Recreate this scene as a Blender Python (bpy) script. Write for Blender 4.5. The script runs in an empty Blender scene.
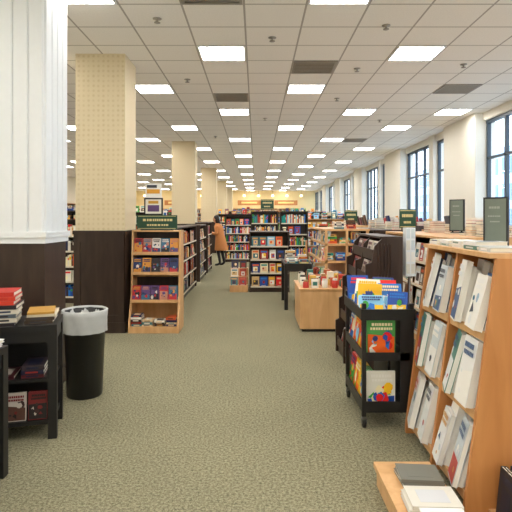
import bpy, math, random
from mathutils import Matrix, Vector
random.seed(7)
R=random.random; U=random.uniform
S=bpy.context.scene
def lin(v):
    v=v/255.0
    return v/12.92 if v<=0.04045 else ((v+0.055)/1.055)**2.4
def C(r,g,b): return (lin(r),lin(g),lin(b),1.0)
# ---------------------------------------------------------------- materials
MATS={}
def newmat(name):
    m=bpy.data.materials.new(name); m.use_nodes=True
    nt=m.node_tree; bs=nt.nodes['Principled BSDF']; MATS[name]=m
    return m,nt,bs
def N(nt,t,**k):
    n=nt.nodes.new(t)
    for a,b in k.items(): setattr(n,a,b)
    return n
def simple(name,col,rough=0.5,metal=0,spec=0.5,var=0.0,scale=20,bump=0.0):
    m,nt,bs=newmat(name)
    bs.inputs['Roughness'].default_value=rough; bs.inputs['Metallic'].default_value=metal
    bs.inputs['Specular IOR Level'].default_value=spec
    tc=N(nt,'ShaderNodeTexCoord'); no=N(nt,'ShaderNodeTexNoise'); no.inputs['Scale'].default_value=scale; no.inputs['Detail'].default_value=4
    nt.links.new(tc.outputs['Object'],no.inputs['Vector'])
    mx=N(nt,'ShaderNodeMixRGB'); mx.inputs[1].default_value=tuple(c*(1-var) for c in col[:3])+(1,); mx.inputs[2].default_value=tuple(min(1,c*(1+var)) for c in col[:3])+(1,)
    nt.links.new(no.outputs['Fac'],mx.inputs[0]); nt.links.new(mx.outputs[0],bs.inputs['Base Color'])
    if bump:
        bp=N(nt,'ShaderNodeBump'); bp.inputs['Strength'].default_value=bump; bp.inputs['Distance'].default_value=0.01
        nt.links.new(no.outputs['Fac'],bp.inputs['Height']); nt.links.new(bp.outputs[0],bs.inputs['Normal'])
    return m
def wood(name,c1,c2,rough=0.4,sc=(2,2,0.25),scale=6):
    m,nt,bs=newmat(name); bs.inputs['Roughness'].default_value=rough
    tc=N(nt,'ShaderNodeTexCoord'); mp=N(nt,'ShaderNodeMapping'); mp.inputs['Scale'].default_value=sc
    no=N(nt,'ShaderNodeTexNoise'); no.inputs['Scale'].default_value=scale; no.inputs['Detail'].default_value=6; no.inputs['Distortion'].default_value=0.6
    cr=N(nt,'ShaderNodeValToRGB'); cr.color_ramp.elements[0].position=0.3; cr.color_ramp.elements[0].color=c1; cr.color_ramp.elements[1].position=0.7; cr.color_ramp.elements[1].color=c2
    nt.links.new(tc.outputs['Object'],mp.inputs['Vector']); nt.links.new(mp.outputs[0],no.inputs['Vector']); nt.links.new(no.outputs['Fac'],cr.inputs[0]); nt.links.new(cr.outputs[0],bs.inputs['Base Color'])
wood('maple',C(208,158,106),C(228,184,132))
wood('orange_wood',C(190,124,68),C(210,146,88))
wood('dark_wood',C(46,33,28),C(64,48,40),0.38)
simple('black',C(26,25,26),0.45,var=0.2)
simple('black_plastic',C(20,20,21),0.35,var=0.1)
simple('rubber',C(18,18,18),0.7)
simple('steel',C(150,150,150),0.3,metal=1)
simple('wall_paint',C(232,224,204),0.7,var=0.05)
simple('warm_wall',C(240,220,168),0.7,var=0.08,scale=2)
simple('pier_paint',C(236,233,222),0.7,var=0.03)
simple('white_paint',C(236,240,243),0.5,var=0.02)
simple('liner',C(186,188,187),0.35,var=0.1,scale=14)
simple('mullion',C(52,68,82),0.4,var=0.1)
simple('slate',C(118,128,118),0.6,var=0.15,scale=8)
simple('sign_green',C(34,74,54),0.5,var=0.08)
simple('vent_grey',C(160,154,144),0.5,var=0.1)
simple('vent_dark',C(90,84,78),0.6)
simple('skin',C(214,160,130),0.5)
simple('hair',C(34,24,20),0.5,var=0.3,scale=60)
simple('coat',C(204,134,78),0.8,var=0.1)
simple('trousers',C(28,28,34),0.7)
simple('asphalt',C(186,194,200),0.9,var=0.1)
simple('facade',C(182,206,232),0.8,var=0.06)
simple('facade_win',C(112,148,186),0.2)
# vertex colour material
m,nt,bs=newmat('book'); bs.inputs['Roughness'].default_value=0.42
a=N(nt,'ShaderNodeAttribute'); a.attribute_name='Col'; nt.links.new(a.outputs['Color'],bs.inputs['Base Color'])
# carpet
m,nt,bs=newmat('carpet'); bs.inputs['Roughness'].default_value=0.95; bs.inputs['Specular IOR Level'].default_value=0.15
tc=N(nt,'ShaderNodeTexCoord')
n1=N(nt,'ShaderNodeTexNoise'); n1.inputs['Scale'].default_value=150; n1.inputs['Detail'].default_value=3
n2=N(nt,'ShaderNodeTexNoise'); n2.inputs['Scale'].default_value=60; n2.inputs['Detail'].default_value=4
n3=N(nt,'ShaderNodeTexNoise'); n3.inputs['Scale'].default_value=1.1; n3.inputs['Detail'].default_value=3
for n in (n1,n2,n3): nt.links.new(tc.outputs['Object'],n.inputs['Vector'])
ad=N(nt,'ShaderNodeMath',operation='MULTIPLY_ADD'); ad.inputs[1].default_value=0.5; nt.links.new(n1.outputs['Fac'],ad.inputs[0])
h=N(nt,'ShaderNodeMath',operation='MULTIPLY'); h.inputs[1].default_value=0.5; nt.links.new(n2.outputs['Fac'],h.inputs[0]); nt.links.new(h.outputs[0],ad.inputs[2])
cr=N(nt,'ShaderNodeValToRGB'); cr.color_ramp.elements[0].position=0.38; cr.color_ramp.elements[0].color=C(96,94,73); cr.color_ramp.elements[1].position=0.62; cr.color_ramp.elements[1].color=C(170,164,136)
nt.links.new(ad.outputs[0],cr.inputs[0])
mx=N(nt,'ShaderNodeMixRGB',blend_type='MULTIPLY'); mx.inputs[0].default_value=0.4
cr2=N(nt,'ShaderNodeValToRGB'); cr2.color_ramp.elements[0].color=(0.75,0.75,0.75,1); cr2.color_ramp.elements[0].position=0.3; cr2.color_ramp.elements[1].position=0.7
nt.links.new(n3.outputs['Fac'],cr2.inputs[0]); nt.links.new(cr.outputs[0],mx.inputs[1]); nt.links.new(cr2.outputs[0],mx.inputs[2]); nt.links.new(mx.outputs[0],bs.inputs['Base Color'])
bp=N(nt,'ShaderNodeBump'); bp.inputs['Strength'].default_value=0.3; bp.inputs['Distance'].default_value=0.008; nt.links.new(ad.outputs[0],bp.inputs['Height']); nt.links.new(bp.outputs[0],bs.inputs['Normal'])
# ceiling tiles (object coords == world coords)
TX,TY=0.65,0.6333
OX,OY=-0.45-TX/2,6.9-TY/2
m,nt,bs=newmat('ceiling_tile_glow'); bs.inputs['Roughness'].default_value=0.9
tc=N(nt,'ShaderNodeTexCoord'); sp=N(nt,'ShaderNodeSeparateXYZ'); nt.links.new(tc.outputs['Object'],sp.inputs[0])
def gridline(out,off,per,w):
    s1=N(nt,'ShaderNodeMath',operation='SUBTRACT'); s1.inputs[1].default_value=off-w/2-per*100; nt.links.new(out,s1.inputs[0])
    s2=N(nt,'ShaderNodeMath',operation='MODULO'); s2.inputs[1].default_value=per; nt.links.new(s1.outputs[0],s2.inputs[0])
    s3=N(nt,'ShaderNodeMath',operation='LESS_THAN'); s3.inputs[1].default_value=w; nt.links.new(s2.outputs[0],s3.inputs[0]); return s3
gx=gridline(sp.outputs['X'],OX,TX,0.022); gy=gridline(sp.outputs['Y'],OY,TY,0.022)
mxm=N(nt,'ShaderNodeMath',operation='MAXIMUM'); nt.links.new(gx.outputs[0],mxm.inputs[0]); nt.links.new(gy.outputs[0],mxm.inputs[1])
no=N(nt,'ShaderNodeTexNoise'); no.inputs['Scale'].default_value=70; nt.links.new(tc.outputs['Object'],no.inputs['Vector'])
t1=N(nt,'ShaderNodeMixRGB'); t1.inputs[1].default_value=C(222,217,208); t1.inputs[2].default_value=C(242,238,230); nt.links.new(no.outputs['Fac'],t1.inputs[0])
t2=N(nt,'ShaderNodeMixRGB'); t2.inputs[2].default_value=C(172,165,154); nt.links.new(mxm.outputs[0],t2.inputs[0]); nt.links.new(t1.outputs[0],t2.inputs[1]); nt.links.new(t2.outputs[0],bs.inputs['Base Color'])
nt.links.new(t2.outputs[0],bs.inputs['Emission Color']); bs.inputs['Emission Strength'].default_value=0.10  # faint even glow added to the tiles, standing in for bounced light
# column wallpaper
m,nt,bs=newmat('wallpaper'); bs.inputs['Roughness'].default_value=0.65
tc=N(nt,'ShaderNodeTexCoord'); vo=N(nt,'ShaderNodeTexVoronoi'); vo.inputs['Scale'].default_value=15; vo.inputs['Randomness'].default_value=0.1
nt.links.new(tc.outputs['Object'],vo.inputs['Vector'])
cr=N(nt,'ShaderNodeValToRGB'); cr.color_ramp.elements[0].position=0.22; cr.color_ramp.elements[0].color=C(214,194,152); cr.color_ramp.elements[1].position=0.42; cr.color_ramp.elements[1].color=C(228,211,176)
nt.links.new(vo.outputs['Distance'],cr.inputs[0]); nt.links.new(cr.outputs[0],bs.inputs['Base Color'])
def emis(name,col,st):
    m=bpy.data.materials.new(name); m.use_nodes=True; nt=m.node_tree; nt.nodes.clear()
    e=N(nt,'ShaderNodeEmission'); e.inputs[0].default_value=col; e.inputs[1].default_value=st
    o=N(nt,'ShaderNodeOutputMaterial'); nt.links.new(e.outputs[0],o.inputs[0]); MATS[name]=m
emis('lamp',(1.0,0.96,0.89,1),19.0)
emis('warm_lamp',(1.0,0.76,0.42,1),5.0)
m=bpy.data.materials.new('glass'); m.use_nodes=True; nt=m.node_tree; nt.nodes.clear()
tr=N(nt,'ShaderNodeBsdfTransparent'); gl=N(nt,'ShaderNodeBsdfGlossy'); gl.inputs['Roughness'].default_value=0.02; mi=N(nt,'ShaderNodeMixShader'); mi.inputs[0].default_value=0.06
o=N(nt,'ShaderNodeOutputMaterial'); nt.links.new(tr.outputs[0],mi.inputs[1]); nt.links.new(gl.outputs[0],mi.inputs[2]); nt.links.new(mi.outputs[0],o.inputs[0]); MATS['glass']=m
# ---------------------------------------------------------------- builder
W4=(1,1,1,1); CREAM=C(238,232,216)
class B:
    def __init__(s): s.v=[];s.f=[];s.c=[];s.m=[];s.mats=[];s.M=Matrix();s.sm=[]
    def mi(s,n):
        if n not in s.mats: s.mats.append(n)
        return s.mats.index(n)
    def add(s,vs,fs,mat='book',col=W4,T=None,smooth=False):
        b=len(s.v); M=s.M if T is None else s.M@T
        s.v+=[tuple(M@Vector(p)) for p in vs]; k=s.mi(mat)
        for i,f in enumerate(fs):
            s.f.append(tuple(b+j for j in f)); s.m.append(k); s.sm.append(smooth)
            s.c.append(col[i] if isinstance(col,list) else col)
    def box(s,x0,x1,y0,y1,z0,z1,mat='book',col=W4,T=None):
        vs=[(x0,y0,z0),(x1,y0,z0),(x1,y1,z0),(x0,y1,z0),(x0,y0,z1),(x1,y0,z1),(x1,y1,z1),(x0,y1,z1)]
        fs=[(0,3,2,1),(4,5,6,7),(0,1,5,4),(1,2,6,5),(2,3,7,6),(3,0,4,7)]
        s.add(vs,fs,mat,col,T)
    def prism(s,pts,a0,a1,axis,mat,col=W4,T=None):
        n=len(pts)
        def P(p,a): return (a,p[0],p[1]) if axis=='x' else (p[0],a,p[1])
        vs=[P(p,a0) for p in pts]+[P(p,a1) for p in pts]
        fs=[tuple(range(n)),tuple(range(2*n-1,n-1,-1))]+[(i,i+n,(i+1)%n+n,(i+1)%n) for i in range(n)]
        s.add(vs,fs,mat,col,T)
    def lathe(s,prof,cx=0,cy=0,mat='book',col=W4,n=24,sx=1,sy=1,T=None,wave=None):
        vs=[];m=len(prof)
        for k,(r,z) in enumerate(prof):
            for i in range(n):
                t=2*math.pi*i/n; rr=r*(1+(wave(k,t) if wave else 0))
                vs.append((cx+rr*math.cos(t)*sx,cy+rr*math.sin(t)*sy,z))
        fs=[(k*n+i,k*n+(i+1)%n,(k+1)*n+(i+1)%n,(k+1)*n+i) for k in range(m-1) for i in range(n)]
        s.add(vs,fs,mat,col,T,True)
        if not wave:
            s.add(vs[:n],[tuple(range(n-1,-1,-1))],mat,col,T); s.add(vs[-n:],[tuple(range(n))],mat,col,T)
    def build(s,name,parent=None,bevel=0,loc=None):
        me=bpy.data.meshes.new(name); me.from_pydata(s.v,[],s.f)
        for n in s.mats: me.materials.append(MATS[n])
        me.polygons.foreach_set('material_index',s.m); me.polygons.foreach_set('use_smooth',s.sm)
        at=me.color_attributes.new('Col','FLOAT_COLOR','CORNER'); d=[]
        for f,c in zip(s.f,s.c): d+=list(c)*len(f)
        at.data.foreach_set('color',d); me.update()
        o=bpy.data.objects.new(name,me); S.collection.objects.link(o)
        if parent: o.parent=parent
        if bevel:
            bv=o.modifiers.new('bevel','BEVEL'); bv.width=bevel; bv.segments=2; bv.limit_method='ANGLE'
        if loc: o.location=loc
        return o
def Tr(x,y,z): return Matrix.Translation((x,y,z))
def Rz(a): return Matrix.Rotation(math.radians(a),4,'Z')
def Rx(a): return Matrix.Rotation(math.radians(a),4,'X')
def Ry(a): return Matrix.Rotation(math.radians(a),4,'Y')
PAL=[C(*c) for c in [(232,228,216),(245,240,228),(200,40,34),(220,76,40),(28,40,90),(24,24,28),(40,32,30),(30,106,130),(236,160,40),(56,106,60),(122,62,40),(230,206,120),(160,30,40),(86,130,180),(236,232,225),(100,40,70),(70,70,76),(240,210,170),(212,104,60),(160,176,180)]]
BRIGHT=[C(*c) for c in [(20,120,215),(230,30,30),(252,200,20),(50,165,60),(245,245,240),(246,104,24),(40,60,130),(20,80,180),(140,205,240),(10,160,150),(250,240,200)]]
WARM=[C(*c) for c in [(240,234,220),(224,190,130),(200,90,50),(244,240,230),(170,40,36),(60,44,40),(90,60,40),(220,160,80),(36,40,80),(236,204,160),(60,120,130)]]
DARKC=[C(*c) for c in [(36,30,34),(90,30,34),(30,34,60),(60,50,56),(150,50,44),(120,100,90),(200,190,180),(70,24,30)]]
def pick(p): return random.choice(p)
def spines(b,x0,x1,y,z,h,d,pal=PAL,wr=(0.018,0.045),fill=1.0):
    x=x0
    while x<x1-wr[1]:
        w=U(*wr)
        if R()>0.97*fill: x+=U(0.02,0.12); continue
        c=pick(pal); hh=h*U(0.68,0.95); yy=y+U(0,0.02)
        b.box(x,x+w*0.96,yy,yy+d,z,z+hh,'book',[CREAM,CREAM,c,c,c,c])
        if R()<0.6:
            k=pick(pal); b.box(x+w*0.1,x+w*0.86,yy-0.0015,yy,z+hh*0.55,z+hh*U(0.7,0.85),'book',k)
        x+=w
def art(b,w,h,pal,T,n=7):
    # printed cover illustration: sky/ground bands, blobs, title lettering
    q=.0012
    hz=U(.3,.6); b.add([(-w*.47,-q,h*.03),(w*.47,-q,h*.03),(w*.47,-q,h*hz),(-w*.47,-q,h*(hz+U(-.1,.1)))],[(0,1,2,3)],'book',pick(pal),T)
    for k in range(n):
        cx,cz=U(-.3,.3)*w,U(.15,.65)*h; r=U(.06,.2)*w; m=random.choice((3,5,8,10)); ph=U(0,6); a=U(.7,1.5)
        pts=[(max(-w*.47,min(w*.47,cx+r*math.cos(ph+2*math.pi*i/m)*U(.8,1.1))),-q*(2+k*.5),max(h*.03,min(h*.97,cz+a*r*math.sin(ph+2*math.pi*i/m)))) for i in range(m)]
        b.add(pts,[tuple(range(m))],'book',pick(pal),T)
    k=pick(pal)
    for (zz,hh) in ((.84,.08),(.73,.07)):
        x=-w*U(.3,.42)
        while x<w*.36:
            lw=w*U(.05,.09); b.add([(x,-q*7,h*zz),(x+lw,-q*7,h*zz),(x+lw,-q*7,h*(zz+hh)),(x,-q*7,h*(zz+hh))],[(0,1,2,3)],'book',k,T); x+=lw*1.25
def faceout(b,cx,y,z,w,h,n=1,t=0.02,tilt=12,pal=PAL,T0=None,detail=1,pages=CREAM):
    T=Tr(cx,y,z)@Rx(-tilt)
    if T0 is not None: T=T0@T
    c=pick(pal)
    for i in range(n):
        yo=i*t; cc=c
        b.box(-w/2,w/2,yo,yo+t*0.12,0,h,'book',cc,T); b.box(-w/2,w/2,yo+t*0.84,yo+t*0.96,0,h,'book',cc,T)
        b.box(-w/2,-w/2+0.003,yo+t*.12,yo+t*.84,0,h,'book',cc,T)
        b.box(-w/2+0.003,w/2-0.003,yo+t*.12,yo+t*.84,0.003,h-0.004,'book',pages,T)
    if detail==2: art(b,w,h,pal,T)
    elif detail:
        k=pick(pal); b.box(-w*.38,w*.38,-0.001,0,h*.72,h*.88,'book',k,T)
        k=pick(pal); b.box(-w*U(.2,.4),w*U(.2,.4),-0.001,0,h*.16,h*.62,'book',k,T)
        k=pick(pal); cx2=U(-.12,.12)*w; r=w*U(.1,.2); cz=h*U(.3,.5)
        b.add([(cx2+r*math.cos(i*.785),-.002,cz+1.2*r*math.sin(i*.785)) for i in range(8)],[tuple(range(8))],'book',k,T)
        b.box(-w*.3,w*.3,-0.001,0,h*.05,h*.09,'book',CREAM,T)
def stack(b,cx,cy,z,w,d,n,pal=PAL,t=(0.02,0.04)):
    for i in range(n):
        tt=U(*t); c=pick(pal); T=Tr(cx+U(-.008,.008),cy+U(-.008,.008),z)@Rz(U(-5,5))
        b.box(-w/2,w/2,-d/2,d/2,0,0.003,'book',c,T); b.box(-w/2,w/2,-d/2,d/2,tt-.003,tt,'book',c,T)
        b.box(-w/2,w/2,-d/2,-d/2+.003,.003,tt-.003,'book',c,T); b.box(-w/2+.004,w/2-.004,-d/2+.003,d/2-.004,.003,tt-.003,'book',CREAM,T)
        b.box(-w*.3,w*.25,-d/2-.001,-d/2,tt*.3,tt*.7,'book',pick(pal),T); b.box(-w*.3,w*.3,-d*.3,d*.3,tt,tt+.0008,'book',pick(pal),T)
        z+=tt+.001
def face_rows(f,b,w,d,h,n,mat,style,pal,wr):
    f.box(-w/2,w/2,d-0.02,d,0.0,h,mat); f.box(-w/2+.02,w/2-.02,.03,d-.02,0,0.10,mat)
    for s in (-1,1): f.box(s*(w/2-.0125)-.0125,s*(w/2-.0125)+.0125,0,d-.02,0,h,mat)
    sp=(h-.12)/n
    for i in range(n):
        z=.10+i*sp; f.box(-w/2+.025,w/2-.025,0.005,d-.02,z,z+.02,mat)
        f.box(-w/2+.025,w/2-.025,0.0,0.005,z-.004,z+.026,'book',C(225,218,200))
        hh=sp-.05; x=-w/2+.03
        nseg=max(1,int(w/.9)); sw=(w-.06)/nseg
        for q in range(nseg):
            xa=x+q*sw; r=R()
            if nseg>1 and q: f.box(xa-.01,xa+.01,.02,d-.02,.1,h-.02,mat)
            if style=='face' or (style=='mix' and r<.35):
                xx=xa+.02
                while xx<xa+sw-.15:
                    bw=U(.12,.17); faceout(b,xx+bw/2,.035,z+.021,bw,min(hh*.88,.25),2,.022,8,pal); xx+=bw+U(.01,.04)
            else: spines(b,xa+.015,xa+sw-.015,.04,z+.02,min(hh,.27),min(.15,d-.09),pal,wr)
    f.box(-w/2,w/2,0,d,h,h+.025,mat)
def gondola(name,X,Y,rot,w,d,h,n,mat='dark_wood',double=True,style='mix',pal=PAL,wr=(0.02,0.045),top=0):
    f=B(); b=B(); base=Tr(X,Y,0)@Rz(rot)
    if double:
        for k in (0,180):
            M=base@Rz(k)@Tr(0,-d/2,0); f.M=M; b.M=M; face_rows(f,b,w,d/2,h,n,mat,style,pal,wr)
    else:
        f.M=base;b.M=base; face_rows(f,b,w,d,h,n,mat,style,pal,wr)
    if top:
        b.M=base if not double else base@Tr(0,-d/2,0)
        x=-w/2+.1
        while x<w/2-.1:
            if R()<.5: faceout(b,x,.05,h+.026,.16,U(.18,.26),2,.02,14,pal)
            else: stack(b,x,.14,h+.026,.16,.2,random.randint(2,6),pal)
            x+=U(.2,.32)
    o=f.build(name); b.build('books',o); return o
def gsign(X,Y,z,w,h,rot=0,name='category_sign',mat='sign_green',post=0.05,parent=None):
    b=B(); b.M=Tr(X,Y,z)@Rz(rot)
    b.box(-w/2,w/2,-.012,.012,post,post+h,mat)
    for s in (-1,1): b.box(s*w*.35-.008,s*w*.35+.008,-.008,.008,0,post,'black')
    b.box(-w*.4,w*.4,-.04,.04,0,.008,'black')
    if mat=='slate':
        for (a0,a1,c0,c1) in ((-w/2-.009,w/2+.009,post-.009,post),(-w/2-.009,w/2+.009,post+h,post+h+.009),(-w/2-.009,-w/2,post,post+h),(w/2,w/2+.009,post,post+h)): b.box(a0,a1,-.014,.014,c0,c1,'black')
    g=C(226,208,150) if mat!='slate' else C(160,166,156)
    for sd in (-1,1):
        y0,y1=(-.014,-.012) if sd<0 else (.012,.014)
        for (zz,hh,ww) in (((.58,.16,.7),(.25,.12,.5)) if mat!='slate' else ((.78,.05,.6),(.6,.03,.7),(.48,.03,.5))):
            x=-w*ww/2
            while x<w*ww/2-.012:
                lw=w*U(.035,.07); b.box(x,x+lw,y0,y1,post+h*zz,post+h*(zz+hh),'book',g); x+=lw*1.4
        if mat!='slate':
            b.box(-w*.47,w*.47,y0,y1,post+h*.06,post+h*.09,'book',g); b.box(-w*.47,w*.47,y0,y1,post+h*.91,post+h*.94,'book',g)
    return b.build(name,parent)
H=3.77; XL,XR,YB,YF=-10.0,4.8,-3.2,42.0
# ---------------------------------------------------------------- room
b=B(); b.box(XL-.2,XR+.25,YB-.2,YF+.2,-.12,0,'carpet'); b.build('floor')
b=B(); b.box(XL-.2,XR+.25,YB-.2,YF+.2,H,H+.12,'ceiling_tile_glow'); b.build('ceiling')
b=B(); b.box(XL-.2,XL,YB,YF,0,H,'wall_paint'); b.build('wall_left')
b=B(); b.box(XL-.2,XR+.25,YB-.2,YB,0,H,'wall_paint'); b.build('wall_rear')
b=B(); b.box(XL-.2,XR+.25,YF,YF+.2,0,H,'warm_wall'); b.build('wall_back')
piers=[(-1.0,.8),(2.1,2.4),(4.9,6.7),(8.1,8.4),(10.8,12.6),(13.7,14.05),(16.4,18.4),(19.6,19.9),(22.4,24.2),(25.5,25.8),(28.2,30.0),(31.4,31.7),(34.0,35.8),(38.6,38.9)]
b=B(); b.box(XR,XR+.25,YB,YF,0,.75,'pier_paint'); b.box(XR,XR+.25,YB,YF,3.6,H,'pier_paint')
for p in piers: b.box(XR-(.18 if p[1]-p[0]>.5 else .06),XR+.25,p[0],p[1],0,H,'pier_paint')
b.build('wall_right')
ed=[YB]+[e for p in piers for e in p]+[YF]
for i in range(0,len(ed),2):
    y0,y1=ed[i],ed[i+1]; f=B()
    f.box(XR+.05,XR+.15,y0,y1,.75,.82,'mullion'); f.box(XR+.05,XR+.15,y0,y1,3.54,3.6,'mullion'); f.box(XR+.06,XR+.12,y0,y1,2.78,2.83,'mullion')
    n=max(2,round((y1-y0)/.7))
    for k in range(n+1):
        yy=y0+.03+(y1-y0-.06)*k/n; w=.034
        f.box(XR+.06,XR+.13,max(y0,yy-w),min(y1,yy+w),.82,3.54,'mullion')
    f.box(XR-.08,XR+.05,y0,y1,.75,.78,'pier_paint')
    o=f.build('window_%d'%(i//2+1))
    g=B(); g.box(XR+.095,XR+.1,y0,y1,.82,3.54,'glass'); g.build('glass_pane',o)
# outside
b=B(); b.box(XR+.25,60,-20,110,-.3,-.15,'asphalt'); b.build('street')
b=B(); b.box(26,36,-15,110,-.15,9,'facade')
for k in range(42):
    for z in (.8,3.4,6.2): b.box(25.95,26,-14+k*3,-12+k*3,z,z+1.7,'facade_win')
b.build('office_building')
# lights
def fixture():
    b=B(); w,d=.31,.30
    b.box(-w,w,-d,-d+.02,-.012,0,'white_paint'); b.box(-w,w,d-.02,d,-.012,0,'white_paint')
    b.box(-w,-w+.02,-d+.02,d-.02,-.012,0,'white_paint'); b.box(w-.02,w,-d+.02,d-.02,-.012,0,'white_paint')
    b.box(-w+.02,w-.02,-d+.02,d-.02,-.006,-.001,'lamp'); return b
base=fixture().build('ceiling_light'); base.location=(-.45,6.9,H)
def vent(x,y):
    b=B(); b.M=Tr(x,y,H)
    b.box(-.31,.31,-.3,.3,-.004,0,'vent_dark'); 
    for (x0,x1,y0,y1) in ((-.31,.31,-.3,-.26),(-.31,.31,.26,.3),(-.31,-.28,-.26,.26),(.28,.31,-.26,.26)): b.box(x0,x1,y0,y1,-.014,-.004,'vent_grey')
    for k in range(7): b.box(-.28,.28,-.23+k*.07,-.195+k*.07,-.012,-.004,'vent_grey')
    b.build('ceiling_vent')
vents=[(.85,7.53),(-.45,9.43),(3.45,8.8),(-.45,5.0),(-3.7,6.9),(2.8,14.6),(-1.1,7.53),(3.45,9.43),(.85,13.2)]
for k in range(-5,19):
    y=6.9+k*1.9; odd=k%2
    for j in range(-4,3):
        x=(-.45 if not odd else .85)+j*2.6
        if x<XL+.5 or x>XR-.4 or y<YB+.5 or y>YF-.6: continue
        if abs(x-3.45)<.1 and abs(y-8.8)<.1: continue
        if abs(x+.45)<.01 and abs(y-6.9)<.01: continue
        o=bpy.data.objects.new('ceiling_light',base.data); S.collection.objects.link(o); o.location=(x,y,H)
o=bpy.data.objects.new('ceiling_light',base.data); S.collection.objects.link(o); o.location=(4.1,10.7,H)
for v in vents[:6]: vent(*v)
for (x,y) in [(.2,6.3),(-1.1,8.2),(1.5,9.5),(3.0,7.4),(.2,11.4),(-1.1,13.9),(2.8,11.6),(1.5,5.9),(-2.4,6.2),(1.5,7.6),(-1.1,5.7)]:
    b=B(); b.M=Tr(x,y,H); b.lathe([(.012,-.05),(.035,-.048),(.035,-.042),(.012,-.038),(.012,-.012),(.05,-.006),(.05,0)],mat='vent_grey',n=12); b.build('fire_sprinkler')
# columns
def column(x0,x1,y0,y1,zt=1.36):
    b=B()
    b.box(x0+.02,x1-.0,y0+.02,y1-.02,zt,H,'wallpaper')
    b.box(x0+.01,x1-.01,y0+.01,y1-.01,0,zt,'dark_wood')
    b.box(x0-.01,x1+.01,y0-.01,y1+.01,zt-.03,zt+.02,'dark_wood'); b.box(x0-.01,x1+.01,y0-.01,y1+.01,0,.14,'dark_wood')
    for (a0,a1) in ((x0,x0+.09),(x1-.09,x1)):
        b.box(a0,a1,y0,y0+.01,.14,zt-.03,'dark_wood')
    b.box(x0+.09,x1-.09,y0,y0+.01,zt-.14,zt-.03,'dark_wood'); b.box(x0+.09,x1-.09,y0,y0+.01,.14,.24,'dark_wood')
    for (a0,a1) in ((y0,y0+.09),(y1-.09,y1)): b.box(x1-.01,x1,a0,a1,.14,zt-.03,'dark_wood')
    b.build('column')
for D in (6.9,14.8,22.7,30.6,38.5): column(-2.46,-1.77,D,D+.66)
for D in (6.9,14.8,22.7,30.6): column(-8.0,-7.3,D,D+.62)
# white fluted column
b=B(); x0,x1,y0,y1=-2.76,-1.83,4.42,4.92
def flute(pa,pb,nrm,n):
    L=[]
    for i in range(n):
        for (t,s) in ((0,0),(.04,.014),(.10,.020),(.5,.021),(.90,.020),(.96,.014)):
            q=(i+t)/n; L.append((pa[0]+(pb[0]-pa[0])*q+nrm[0]*s,pa[1]+(pb[1]-pa[1])*q+nrm[1]*s))
    return L
pts=flute((x0,y0),(x1,y0),(0,-1),7)+flute((x1,y0),(x1,y1),(1,0),4)+flute((x1,y1),(x0,y1),(0,1),7)+flute((x0,y1),(x0,y0),(-1,0),4)
n=len(pts); vs=[(p[0],p[1],1.38) for p in pts]+[(p[0],p[1],H) for p in pts]
b.add(vs,[(i,(i+1)%n,(i+1)%n+n,i+n) for i in range(n)],'white_paint',W4,None,False)
b.box(x0-.02,x1+.02,y0-.02,y1+.02,1.33,1.38,'white_paint'); b.box(x0-.032,x1+.032,y0-.032,y1+.032,1.38,1.43,'white_paint')
b.box(x0,x1,y0,y1,0,1.33,'dark_wood'); b.box(x0-.02,x1+.02,y0-.02,y1+.02,0,.14,'dark_wood')
b.box(x1-.09,x1+.01,y0-.01,y0,.14,1.33,'dark_wood'); b.box(x0+.3,x0+.4,y0-.01,y0,.14,1.33,'dark_wood')
b.build('fluted_column')
# ---------------------------------------------------------------- trash can
b=B(); b.M=Tr(-1.505,4.5,0)
b.lathe([(.145,0),(.15,.01),(.178,.70),(.186,.705),(.186,.735),(.178,.74),(.172,.735),(.165,.5),(.14,.02)],mat='black_plastic',n=40)
o=b.build('trash_can')
b=B(); b.M=Tr(-1.505,4.5,0)
wv=lambda k,t:(.018*math.sin(9*t+k)+.012*math.sin(17*t+2*k))*(1 if k<4 else .5)
b.lathe([(.190,.56),(.190,.60),(.192,.65),(.194,.70),(.196,.745),(.186,.752),(.174,.745),(.168,.66),(.15,.4),(.10,.30),(.02,.28)],mat='liner',n=90,wave=wv)
b.build('bag_liner',o)
# ---------------------------------------------------------------- left tables
def table(X0,X1,Y0,Y1,h,shelf=True,M=None):
    f=B()
    if M is not None: f.M=M
    f.box(X0,X1,Y0,Y1,h-.04,h,'black')
    for x in (X0+.0,X1-.06):
        for y in (Y0,Y1-.06): f.box(x,x+.06,y,y+.06,0,h-.04,'black')
    f.box(X0+.06,X1-.06,Y0+.01,Y0+.03,h-.12,h-.04,'black'); f.box(X1-.03,X1-.01,Y0+.06,Y1-.06,h-.12,h-.04,'black')
    if shelf:
        f.box(X0+.02,X1-.02,Y0+.02,Y1-.02,.10,.13,'black'); f.box(X0+.02,X1-.02,Y0+.02,Y1-.02,.40,.42,'black')
        f.box(X0+.02,X1-.02,Y1-.04,Y1-.02,.13,h-.04,'black')
    return f
DV=[C(34,28,30),C(60,40,40),C(120,34,36),C(50,40,44),C(200,190,180),C(90,60,50)]
MT=Tr(-1.40,3.6,0)@Rz(15)
o=table(-1.2,0,0,.42,.80,M=MT).build('display_table')
b=B(); b.M=MT
for x in (-.13,-.27,-.41,-.55,-.69): faceout(b,x,.03,.135,.125,.19,2,.02,6,DV,detail=2)
for x in (-.16,-.36,-.58,-.8): stack(b,x,.18,.42,.15,.24,random.randint(1,3),DARKC)
stack(b,-.12,.2,.8,.19,.28,2,[C(70,56,44),C(60,60,66)],(.018,.024)); stack(b,-.12,.2,.844,.19,.27,1,[C(226,214,190)],(.02,.02)); stack(b,-.12,.2,.866,.18,.26,1,[C(196,150,70)],(.016,.016))
stack(b,-.37,.16,.8,.2,.27,5,[C(40,34,40),C(90,100,110),C(214,206,190),C(50,60,84)],(.022,.032))
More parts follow.
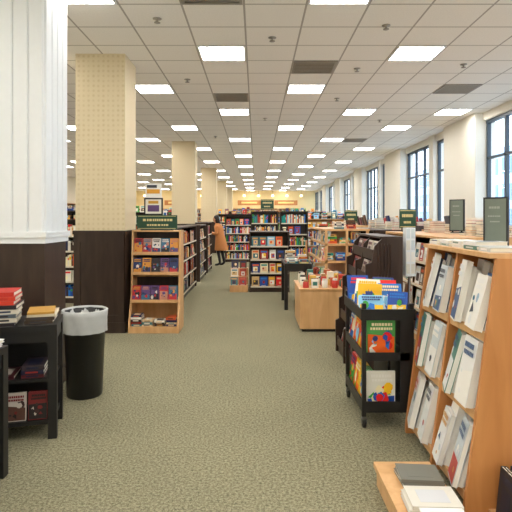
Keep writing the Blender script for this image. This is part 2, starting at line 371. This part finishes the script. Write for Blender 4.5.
stack(b,-.37,.16,.945,.19,.26,3,[C(190,44,34),C(206,60,40)],(.022,.034))
stack(b,-.6,.16,.8,.2,.27,8,PAL,(.022,.032)); stack(b,-.83,.2,.8,.2,.26,6,PAL)
b.build('books',o)
o=table(-2.6,-1.5,2.35,3.10,.78).build('display_table')
b=B(); stack(b,-1.62,2.93,.78,.2,.28,3,[C(236,234,228),C(220,220,216)],(.01,.018)); stack(b,-1.62,2.6,.78,.2,.28,3,PAL); stack(b,-1.9,2.8,.78,.2,.28,4,PAL)
for x in (-1.7,-1.9,-2.1): stack(b,x,2.6,.42,.17,.24,3,DARKC)
b.build('books',o)
# ---------------------------------------------------------------- left endcap
f=B(); f.M=Tr(-1.38,6.9,0); b=B(); b.M=f.M; w=.68
f.box(-w/2,w/2,.42,.46,0,1.36,'maple'); f.box(-w/2,w/2,-.02,.42,0,.09,'maple')
for s in (-1,1): f.prism([(-.02,.09),(.42,.09),(.42,1.36),(.2,1.36),(.12,.5)],s*(w/2-.0125)-.0125,s*(w/2-.0125)+.0125,'x','maple')
EC=[C(36,30,40),C(96,66,120),C(190,40,50),C(230,220,214),C(40,50,100),C(190,130,110),C(60,110,140),C(220,150,60)]
for z,y in ((.43,.05),(.80,.12),(1.07,.17)):
    f.box(-w/2+.025,w/2-.025,y,.42,z-.02,z,'maple'); f.box(-w/2+.025,w/2-.025,y-.008,y,z-.03,z+.012,'maple')
    f.box(-w/2+.025,w/2-.025,.40,.42,z,z+.28,'dark_wood')
    for k in range(5): faceout(b,-.25+k*.124,y+.012,z+.001,.115,.2,3,.025,10,EC,detail=2)
for k in range(4): stack(b,-.24+k*.16,.1,.09,.14,.2,random.randint(3,5),WARM,(.02,.035))
f.box(-w/2,w/2,.2,.46,1.36,1.38,'maple')
o=f.build('endcap_display'); b.build('books',o)
gsign(-1.38,7.15,1.38,.56,.2,0,post=.01,parent=o)
b=B(); b.M=Tr(-1.43,7.15,1.59)
b.box(-.13,.13,-.012,.012,0,.24,'black'); b.box(-.11,.11,-.014,-.012,.02,.22,'book',C(232,228,215)); b.box(-.08,.08,-.016,-.014,.05,.14,'book',C(90,60,110)); b.box(-.07,.07,-.016,-.014,.16,.2,'book',C(200,150,50))
b.box(-.12,.12,-.03,.03,.24,.26,'book',C(238,236,230)); b.box(-.11,.11,-.02,.02,.26,.44,'book',C(240,238,232)); b.box(-.09,.09,-.023,-.02,.30,.36,'book',C(226,160,50)); b.box(-.09,.05,-.023,-.02,.38,.42,'book',C(60,60,70))
b.build('promo_display',o)
gondola('bookcase_gondola',-1.57,9.8,90,3.8,.42,1.36,4,pal=PAL,style='mix')
gondola('bookcase_gondola',-1.53,15.0,90,1.3,.36,1.4,4,style='mix')
gondola('bookcase_gondola',-1.56,13.2,90,1.5,.4,1.35,4)
# ---------------------------------------------------------------- centre
gondola('bookcase_gondola',.28,11.1,0,.84,.8,1.24,4,'dark_wood',True,'face',WARM+BRIGHT)
f=B(); b=B(); f.M=b.M=Tr(-.36,10.7,0)
for i,(y,z) in enumerate(((0,.14),(.22,.3),(.44,.46))):
    f.box(-.19,.19,y,y+.24,0,z,'maple')
    for x in (-.1,.08): faceout(b,x,y+.03,z,.15,.17,2,.02,14,WARM)
o=f.build('stepped_riser'); b.build('books',o)
gondola('bookcase',-.60,18.0,0,.98,.36,1.6,5,double=False,style='mix',pal=BRIGHT+WARM)
o=gondola('bookcase',.25,15.0,0,.8,.5,1.72,5,style='mix',pal=BRIGHT+WARM); gondola('bookcase',1.1,15.0,0,.8,.5,1.72,5,style='mix',pal=BRIGHT+WARM)
gsign(.33,15.0,1.745,.38,.3,0,parent=o)
for (x,y,w,h) in ((-.9,23,1.6,1.7),(.9,21,1.8,1.7),(2.9,20,1.8,1.6),(-.3,29,2,1.9),(1.8,27,2,1.8),(3.6,25,1.4,1.6),(2.3,16.8,1.4,1.5),(-3.4,20,1.6,1.6),(-4.2,12,2.4,1.7),(-4.4,16,2.4,1.7),(-6.4,12,2,1.8),(-4.5,24,3,1.8),(-3.6,9.6,1.6,1.5),(1.2,34,3,2),(-2.2,36,3,2),(3.3,32,1.8,1.9)):
    gondola('bookcase_gondola',x,y,0,w,.6,h,5,random.choice(['dark_wood','maple']),True,'mix',WARM+BRIGHT,(.025,.05),top=R()<.6)
for k in range(7): gondola('wall_bookcase',-9.2+k*2.0,YF-.42,0,1.96,.4,2.3,7,'maple',False,'spine',WARM,(.03,.06))
for k in range(11): gondola('wall_bookcase',XL+.42,5.5+k*3.0,90,2.9,.4,2.3,7,'maple',False,'spine',WARM+PAL,(.03,.06))
b=B()
for k in range(12):
    x=-9+k*1.15; b.M=Tr(x,YF-.6,H); b.lathe([(.07,-.5),(.1,-.48),(.1,-.36),(.03,-.33)],mat='warm_lamp',n=12); b.box(-.008,.008,-.008,.008,-.33,0,'black')
b.build('pendant_light_row')
b=B()
for k in range(4): b.box(-7.5+k*3,-5.6+k*3,YF-.03,YF,2.6,3.0,'orange_wood'); b.box(-7.2+k*3,-5.9+k*3,YF-.035,YF-.03,2.74,2.88,'book',C(250,226,150))
b.build('wall_sign_band')
# ---------------------------------------------------------------- plinth
f=B(); b=B(); f.box(.60,1.32,6.96,7.9,.04,.57,'maple'); f.box(.63,1.29,6.99,7.87,0,.04,'black'); f.box(.585,1.335,6.945,7.915,.57,.59,'maple')
GF=[C(236,228,206),C(200,110,70),C(120,80,50),C(240,236,226),C(60,120,110),C(196,60,50),C(230,190,90),C(240,236,226)]
for i in range(5):
    for j in range(6):
        x=.68+i*.135+U(-.01,.01); y=7.05+j*.15; hh=U(.09,.18); c=pick(GF)
        if R()<.4:
            b.box(x-.045,x+.045,y-.035,y+.035,.59,.59+hh,'book',c); b.box(x-.03,x+.03,y-.0365,y-.035,.59+hh*.3,.59+hh*.75,'book',pick(GF))
            continue
        b.lathe([(.038,.59),(.042,.6),(.042,.59+hh*.75),(.03,.59+hh*.82)],x,y,'book',c,14)
        b.lathe([(.033,.59+hh*.82),(.033,.59+hh)],x,y,'book',pick([C(60,50,44),C(230,226,216),C(170,130,80)]),12)
o=f.build('display_plinth'); b.build('gift_items',o)
o=table(.48,.94,8.62,9.7,.78,False).build('side_table')
b=B()
for y in (8.8,9.1,9.4): stack(b,.62,y,.78,.18,.22,random.randint(2,5),WARM); stack(b,.82,y,.78,.15,.22,random.randint(1,4),PAL)
b.build('books',o)
# tiered wooden display
f=B(); b=B(); X0,X1,Y0,Y1=1.0,1.95,8.3,10.4
f.box(X0,X1,Y0,Y1,0,.1,'maple'); f.box((X0+X1)/2-.02,(X0+X1)/2+.02,Y0,Y1,.1,1.34,'maple')
for z,ins in ((.5,0.0),(.82,.06),(1.1,.12)):
    f.box(X0+ins,X1-ins,Y0,Y1,z,z+.035,'maple')
    for k in range(9):
        y=Y0+.12+k*.23
        if R()<.6: faceout(b,0,0,0,.17,.2,2,.02,10,WARM+BRIGHT,T0=Tr(X0+ins+.03,y,z+.036)@Rz(-90))
        else: b.lathe([(.04,0),(.05,.01),(.05,.1),(.03,.12)],X0+ins+.09,y,'book',pick(WARM),12,T=Tr(0,0,z+.036))
    for k in range(4): stack(b,X0+ins+.12+k*.2,Y0+.14,z+.036,.15,.2,random.randint(2,4),WARM+BRIGHT)
f.box(X0+.1,X1-.1,Y0,Y1,1.34,1.37,'maple'); f.box(X0,X0+.04,Y1-.04,Y1,.1,1.1,'maple');f.box(X0+.12,X0+.16,Y0,Y0+.04,.1,1.34,'maple');f.box(X1-.16,X1-.12,Y0,Y0+.04,.1,1.34,'maple')
for k in range(8): stack(b,X0+.3+U(-.05,.3),Y0+.15+k*.24,1.371,.16,.2,random.randint(1,5),WARM)
o=f.build('tiered_wooden_display'); b.build('books',o)
# ---------------------------------------------------------------- dark magazine rack
f=B(); b=B()
prof=[(.93,0),(.93,.36),(.97,.38),(.97,.62),(1.01,.64),(1.01,.87),(1.06,.89),(1.06,1.10),(1.12,1.12),(1.15,1.28),(1.22,1.35),(1.42,1.35),(1.42,0)]
for y in (4.95,5.45,5.97): f.prism(prof,y,y+.03,'y','dark_wood')
f.box(1.38,1.42,4.98,5.97,0,1.35,'dark_wood'); f.box(.96,1.4,4.98,5.97,0,.06,'dark_wood')
for i,(x,z) in enumerate(((.95,.08),(.99,.40),(1.03,.66),(1.08,.91),(1.14,1.14))):
    f.box(x,1.38,4.98,5.97,z,z+.015,'dark_wood'); f.box(x-.005,x+.01,4.98,5.97,z,z+.10,'dark_wood')
    for k in range(4): faceout(b,0,0,0,.19,.2 if i<4 else .17,2,.008,14,DARKC,T0=Tr(x+.02,5.1+k*.24,z+.016)@Rz(-90))
f.box(1.20,1.42,4.95,6.0,1.35,1.37,'dark_wood')
for k in range(5): f.box(1.18+k*.03,1.19+k*.03,4.94,4.95,.9-k*.02,1.30,'dark_wood')
f.box(1.06,1.36,4.94,4.95,.2,.26,'dark_wood'); f.box(1.06,1.36,4.94,4.95,.7,.76,'dark_wood')
o=f.build('magazine_rack'); b.build('magazines',o)
b=B(); b.M=Tr(1.585,5.3,0); b.lathe([(.14,0),(.14,.015),(.015,.03),(.015,.95)],mat='steel',n=20)
b.box(-.05,.05,-.05,.05,.95,1.45,'white_paint')
for k in range(4):
    for x in (-.025,.025): b.box(x-.018,x+.018,-.054,-.05,.98+k*.12,1.08+k*.12,'book',pick([C(245,242,235),C(230,226,214),C(210,220,225)]))
b.build('bookmark_spinner')
# ---------------------------------------------------------------- rolling book cart
f=B(); b=B(); X0,X1,Y0,Y1=.78,1.16,3.76,4.46
for x in (X0,X1-.03):
    for y in (Y0,Y1-.03): f.box(x,x+.03,y,y+.03,.09,.92,'black')
for z in (.12,.5): f.box(X0+.005,X1-.005,Y0+.005,Y1-.005,z,z+.025,'black'); 
f.box(X0,X0+.012,Y0+.03,Y1-.03,.12,.2,'black'); f.box(X0+.03,X1-.03,Y0,Y0+.012,.12,.2,'black'); f.box(X0,X0+.012,Y0+.03,Y1-.03,.5,.57,'black'); f.box(X0+.03,X1-.03,Y0,Y0+.012,.5,.56,'black')
f.box(X1-.015,X1,Y0+.03,Y1-.03,.12,.9,'black'); f.box(X0+.24,X0+.26,Y0+.2,Y1-.03,.14,.82,'black')
f.box(X0+.28,X1-.03,Y0+.0,Y0+.02,.2,.82,'black')
f.box(X0-.01,X1+.01,Y0-.01,Y1+.01,.80,.82,'black')
for (a0,a1,c0,c1) in ((X0-.01,X1+.01,Y0-.01,Y0+.005),(X0-.01,X1+.01,Y1-.005,Y1+.01),(X0-.01,X0+.005,Y0,Y1),(X1-.005,X1+.01,Y0,Y1)): f.box(a0,a1,c0,c1,.82,.88,'black')
for x in (X0+.02,X1-.02):
    for y in (Y0+.03,Y1-.03):
        f.box(x-.015,x+.015,y-.02,y+.02,.06,.09,'steel'); f.lathe([(.02,-.012),(.036,-.01),(.036,.01),(.02,.012)],mat='rubber',n=18,T=Tr(x,y,.036)@Ry(90)); f.box(x-.02,x-.014,y-.012,y+.012,.03,.07,'steel'); f.box(x+.014,x+.02,y-.012,y+.012,.03,.07,'steel')
for zi,z in enumerate((.146,.526)):
    for k in range(3): faceout(b,0,0,0,.2,.25,4,.014,10,BRIGHT,T0=Tr(X0+.02,Y0+.18+k*.21,z)@Rz(-90),detail=2)
    cx=X0+.145
    b.box(cx-.105,cx+.105,Y0+.03,Y0+.05,z,z+.27,'book',(C(236,236,228) if zi==0 else C(80,170,84))); art(b,.21,.27,BRIGHT,Tr(cx,Y0+.029,z),16)
    spines(b,X0+.05,X0+.25,Y0+.08,z,.25,.07,BRIGHT,(.01,.02))
for row,(yc,hh) in enumerate(((Y0+.02,.16),(Y0+.16,.21),(Y0+.32,.23),(Y0+.48,.24))):
    x=X0+.08
    while x<X1-.03:
        w_=U(.14,.19); faceout(b,x,yc+U(0,.02),.822+U(0,.003),w_,hh+U(-.02,.03),3,.012,U(20,34),BRIGHT,detail=2,T0=Tr(x,yc,0)@Rz(U(-26,6))@Tr(-x,-yc,0)); x+=w_*.95
o=f.build('book_cart'); b.build('picture_books',o)
# ---------------------------------------------------------------- slanted display (foreground right)
WH=[C(240,240,238),C(230,232,232),C(244,242,236),C(238,238,236),C(90,130,120),C(60,80,116),C(200,206,206),C(40,54,76),C(224,220,204)]
CW=[C(240,240,238),C(232,234,236),C(244,242,236),C(226,230,230),C(238,238,236),C(206,216,222)]
CV=[C(50,84,130),C(80,140,126),C(200,150,80),C(180,66,58),C(40,50,70),C(150,180,205),C(60,120,150)]+CW
PG=C(246,245,240)
f=B(); b=B(); f.M=b.M=Tr(1.08,3.19,0)@Rz(-90)
pan=[(0,0),(.0,.05),(.165,1.34),(.635,1.34),(.8,.05),(.8,0)]
for x in (-.51,.02,.53): f.prism(pan,x-.014,x+.014,'x','orange_wood')
f.box(-.51,.53,.36,.44,0,1.34,'maple'); f.box(-.51,.53,.13,.67,1.34,1.365,'maple')
for z in (.10,.52,.93):
    y=z*.128+.01
    f.box(-.50,.52,y,.8-y,z-.022,z,'maple'); f.box(-.50,.52,y-.012,y,z-.03,z+.02,'maple')
    f.box(-.50,.52,.32,.33,z,z+.36,'maple')
    for c in (-.38,-.135,.15,.39):
        # several different titles leaning in a pile, covers to the aisle
        w=U(.15,.19); yy=y-.045; ra=U(-16,-4); til=U(10,16); i=0
        while yy<y+.11:
            t=U(.026,.046); hh=U(.28,.37); cc=pick(CW) if R()<.65 else pick(CV)
            T=Tr(c,yy,z+.021)@Rz(ra+U(-3,3))@Rx(-til+U(-1,1))
            b.box(-w/2,w/2,0,.003,0,hh,'book',cc,T); b.box(-w/2,w/2,t-.003,t,0,hh,'book',cc,T); b.box(-w/2,-w/2+.003,.003,t-.003,0,hh,'book',cc,T)
            b.box(-w/2+.003,w/2-.002,.003,t-.003,.003,hh-.004,'book',PG,T)
            if i==0: art(b,w,hh,CW+CV,T,4)
            yy+=t+.004; i+=1
    for c in (-.3,.0,.3): faceout(b,0,0,0,.2,.3,3,.02,12,WH,T0=Tr(c+.05,.8-y-.012,z+.002)@Rz(180))
for k in range(5): stack(b,-.42+k*.2,.27,1.366,.16,.19,random.randint(1,3),WH,(.015,.025))
f.box(.55,.78,.12,.32,0,.05,'maple')
for k in range(3): faceout(b,.665,.14+k*.05,.051,.16,.24,2,.016,6,[C(30,40,60),C(40,44,50)])
o=f.build('slanted_book_display'); b.build('books',o)
gsign(1.43,3.05,1.365,.12,.27,-42,'chalkboard_sign','slate',.03,parent=o)
f=B(); f.box(.70,1.00,2.2,2.97,.0,.10,'maple'); f.box(.685,1.01,2.185,2.985,.10,.13,'maple'); o=f.build('low_display_platform')
b=B(); stack(b,.88,2.78,.131,.22,.18,2,[C(120,120,112),C(196,192,180)],(.014,.02)); stack(b,.86,2.52,.131,.24,.19,3,[C(220,216,206),C(210,212,216)],(.012,.018)); stack(b,.86,2.3,.131,.2,.18,2,WH); b.build('books',o)
gsign(2.16,5.5,1.39,.14,.32,-45,'chalkboard_sign','slate',.03)
# ---------------------------------------------------------------- right background rows
gondola('bookcase_gondola',2.35,6.6,90,2.6,.7,1.32,4,'maple',True,'face',WH+WARM,top=1)
gondola('bookcase_gondola',2.3,9.9,90,2.4,.6,1.32,4,'dark_wood',True,'mix',WARM+PAL,top=1)
gondola('bookcase_gondola',3.6,8.5,90,3.4,.6,1.3,4,'maple',True,'mix',WH+WARM,top=1)
gondola('bookcase_gondola',3.6,5.0,90,2.4,.6,1.3,4,'maple',True,'mix',WH+WARM,top=1)
gondola('bookcase_gondola',3.6,13.2,90,3.4,.6,1.35,4,'dark_wood',True,'mix',WARM+PAL,top=1)
gondola('bookcase_gondola',2.4,13.4,90,2.6,.6,1.35,4,'maple',True,'mix',WARM+PAL,top=1)
gsign(2.25,7.6,1.35,.24,.28,0); gsign(2.3,12.4,1.38,.3,.3,0)
# ---------------------------------------------------------------- woman
def skinobj(name,verts,edges,rad,mat,parent,lv=2,root=0):
    me=bpy.data.meshes.new(name); me.from_pydata(verts,edges,[]); me.materials.append(MATS[mat])
    o=bpy.data.objects.new(name,me); S.collection.objects.link(o); o.parent=parent
    sk=o.modifiers.new('skin','SKIN'); 
    for i,r in enumerate(rad): me.skin_vertices[0].data[i].radius=(r if isinstance(r,tuple) else (r,r))
    me.skin_vertices[0].data[root].use_root=True; sk.use_smooth_shade=True
    ss=o.modifiers.new('sub','SUBSURF'); ss.levels=lv; ss.render_levels=lv
    return o
E=bpy.data.objects.new('woman',None); S.collection.objects.link(E); E.location=(-1.16,16.7,0); E.rotation_euler=(0,0,math.radians(165))
V=[(0,0,.88),(.02,0,1.08),(.07,0,1.26),(.11,0,1.37),(.14,0,1.44),
   (0,.09,.84),(.04,.1,.47),(-.02,.1,.09),(.06,.105,.04),(.15,.11,.03),
   (0,-.09,.84),(-.02,-.1,.47),(-.1,-.1,.09),(-.02,-.105,.04),(.07,-.11,.03)]
Ed=[(0,1),(1,2),(2,3),(3,4),(0,5),(5,6),(6,7),(7,8),(8,9),(0,10),(10,11),(11,12),(12,13),(13,14)]
skinobj('body',V,Ed,[.13,.12,.13,.05,.045,.085,.06,.04,.04,.03,.085,.06,.04,.04,.03],'trousers',E)
b=B()
rings=[(-.03,.50,.21,.21),(-.02,.7,.19,.205),(0,.88,.16,.19),(.02,1.04,.135,.17),(.05,1.18,.14,.185),(.07,1.28,.135,.19),(.09,1.34,.09,.13),(.11,1.38,.06,.07)]
vs=[];n=24
for (cx,z,rx,ry) in rings:
    for i in range(n):
        t=2*math.pi*i/n; vs.append((cx+rx*math.cos(t)*(1+.03*math.sin(6*t)),ry*math.sin(t),z))
b.add(vs,[(k*n+i,k*n+(i+1)%n,(k+1)*n+(i+1)%n,(k+1)*n+i) for k in range(len(rings)-1) for i in range(n)],'coat',W4,None,True); b.build('coat',E)
for s in (1,-1):
    skinobj('sleeve',[(.07,s*.12,1.29),(.07,s*.19,1.27),(.06,s*.23,1.03),(.27,s*.12,1.06)],[(0,1),(1,2),(2,3)],[.07,.068,.055,.042],'coat',E)
    P=[(.26,s*.125,1.06),(.31,s*.10,1.07),(.35,s*.085,1.08)]
    skinobj('palm',P,[(0,1),(1,2)],[.025,(.02,.032),(.018,.034)],'skin',E)
    for k in range(4):
        yy=s*(.06+.017*k); L=(.030,.036,.034,.026)[k]
        skinobj('finger',[(.345,yy,1.09-.004*k),(.345+L,yy,1.095),(.345+L*1.3,yy-s*.004,1.075)],[(0,1),(1,2)],[.009,.008,.007],'skin',E,1)
    skinobj('thumb',[(.30,s*.075,1.08),(.33,s*.055,1.11),(.36,s*.06,1.12)],[(0,1),(1,2)],[.011,.009,.008],'skin',E,1)
b=B(); b.M=Tr(.40,0,1.10)@Ry(-35)
b.box(-.10,.10,-.13,-.002,-.01,.0,'book',C(236,232,222)); b.box(-.10,.10,.002,.13,-.01,.0,'book',C(236,232,222)); b.box(-.105,.105,-.135,.135,-.014,-.01,'book',C(150,40,40)); b.build('held_book',E)
b=B(); b.M=Tr(.165,0,1.50)@Ry(18)
b.lathe([(.02,-.115),(.045,-.10),(.062,-.06),(.072,-.01),(.074,.03),(.066,.07),(.04,.1),(.01,.112)],mat='skin',n=24,sx=1.15,sy=.95)
b.prism([(.075,.02),(.108,-.025),(.078,-.035)],-.01,.01,'y','skin')
for s in (1,-1): b.lathe([(.002,-.008),(.009,0),(.002,.008)],.078,s*.028,'hair',n=10); b.lathe([(.004,-.025),(.014,-.01),(.014,.015),(.004,.025)],-.005,s*.075,'skin',n=10)
b.box(.07,.079,-.02,.02,-.063,-.057,'book',C(170,70,70)); b.build('head',E)
b=B(); b.M=Tr(.15,0,1.52)@Ry(18)
b.lathe([(.05,-.16),(.075,-.12),(.083,-.04),(.088,.03),(.078,.08),(.045,.112),(.01,.12)],-.025,0,'hair',n=24,sx=1.0,sy=.98); b.build('hair',E)
# ---------------------------------------------------------------- world, camera
w=bpy.data.worlds.new('world'); S.world=w; w.use_nodes=True; bg=w.node_tree.nodes['Background']
bg.inputs[0].default_value=(.74,.87,1.0,1); bg.inputs[1].default_value=3.6
cam=bpy.data.cameras.new('camera'); co=bpy.data.objects.new('camera',cam); S.collection.objects.link(co)
co.location=(0,0,1.55); co.rotation_euler=(math.pi/2,0,0); cam.sensor_width=36; cam.lens=36; cam.shift_y=-38/512; cam.clip_end=300
S.camera=co
S.view_settings.view_transform='Standard'; S.view_settings.exposure=0.2
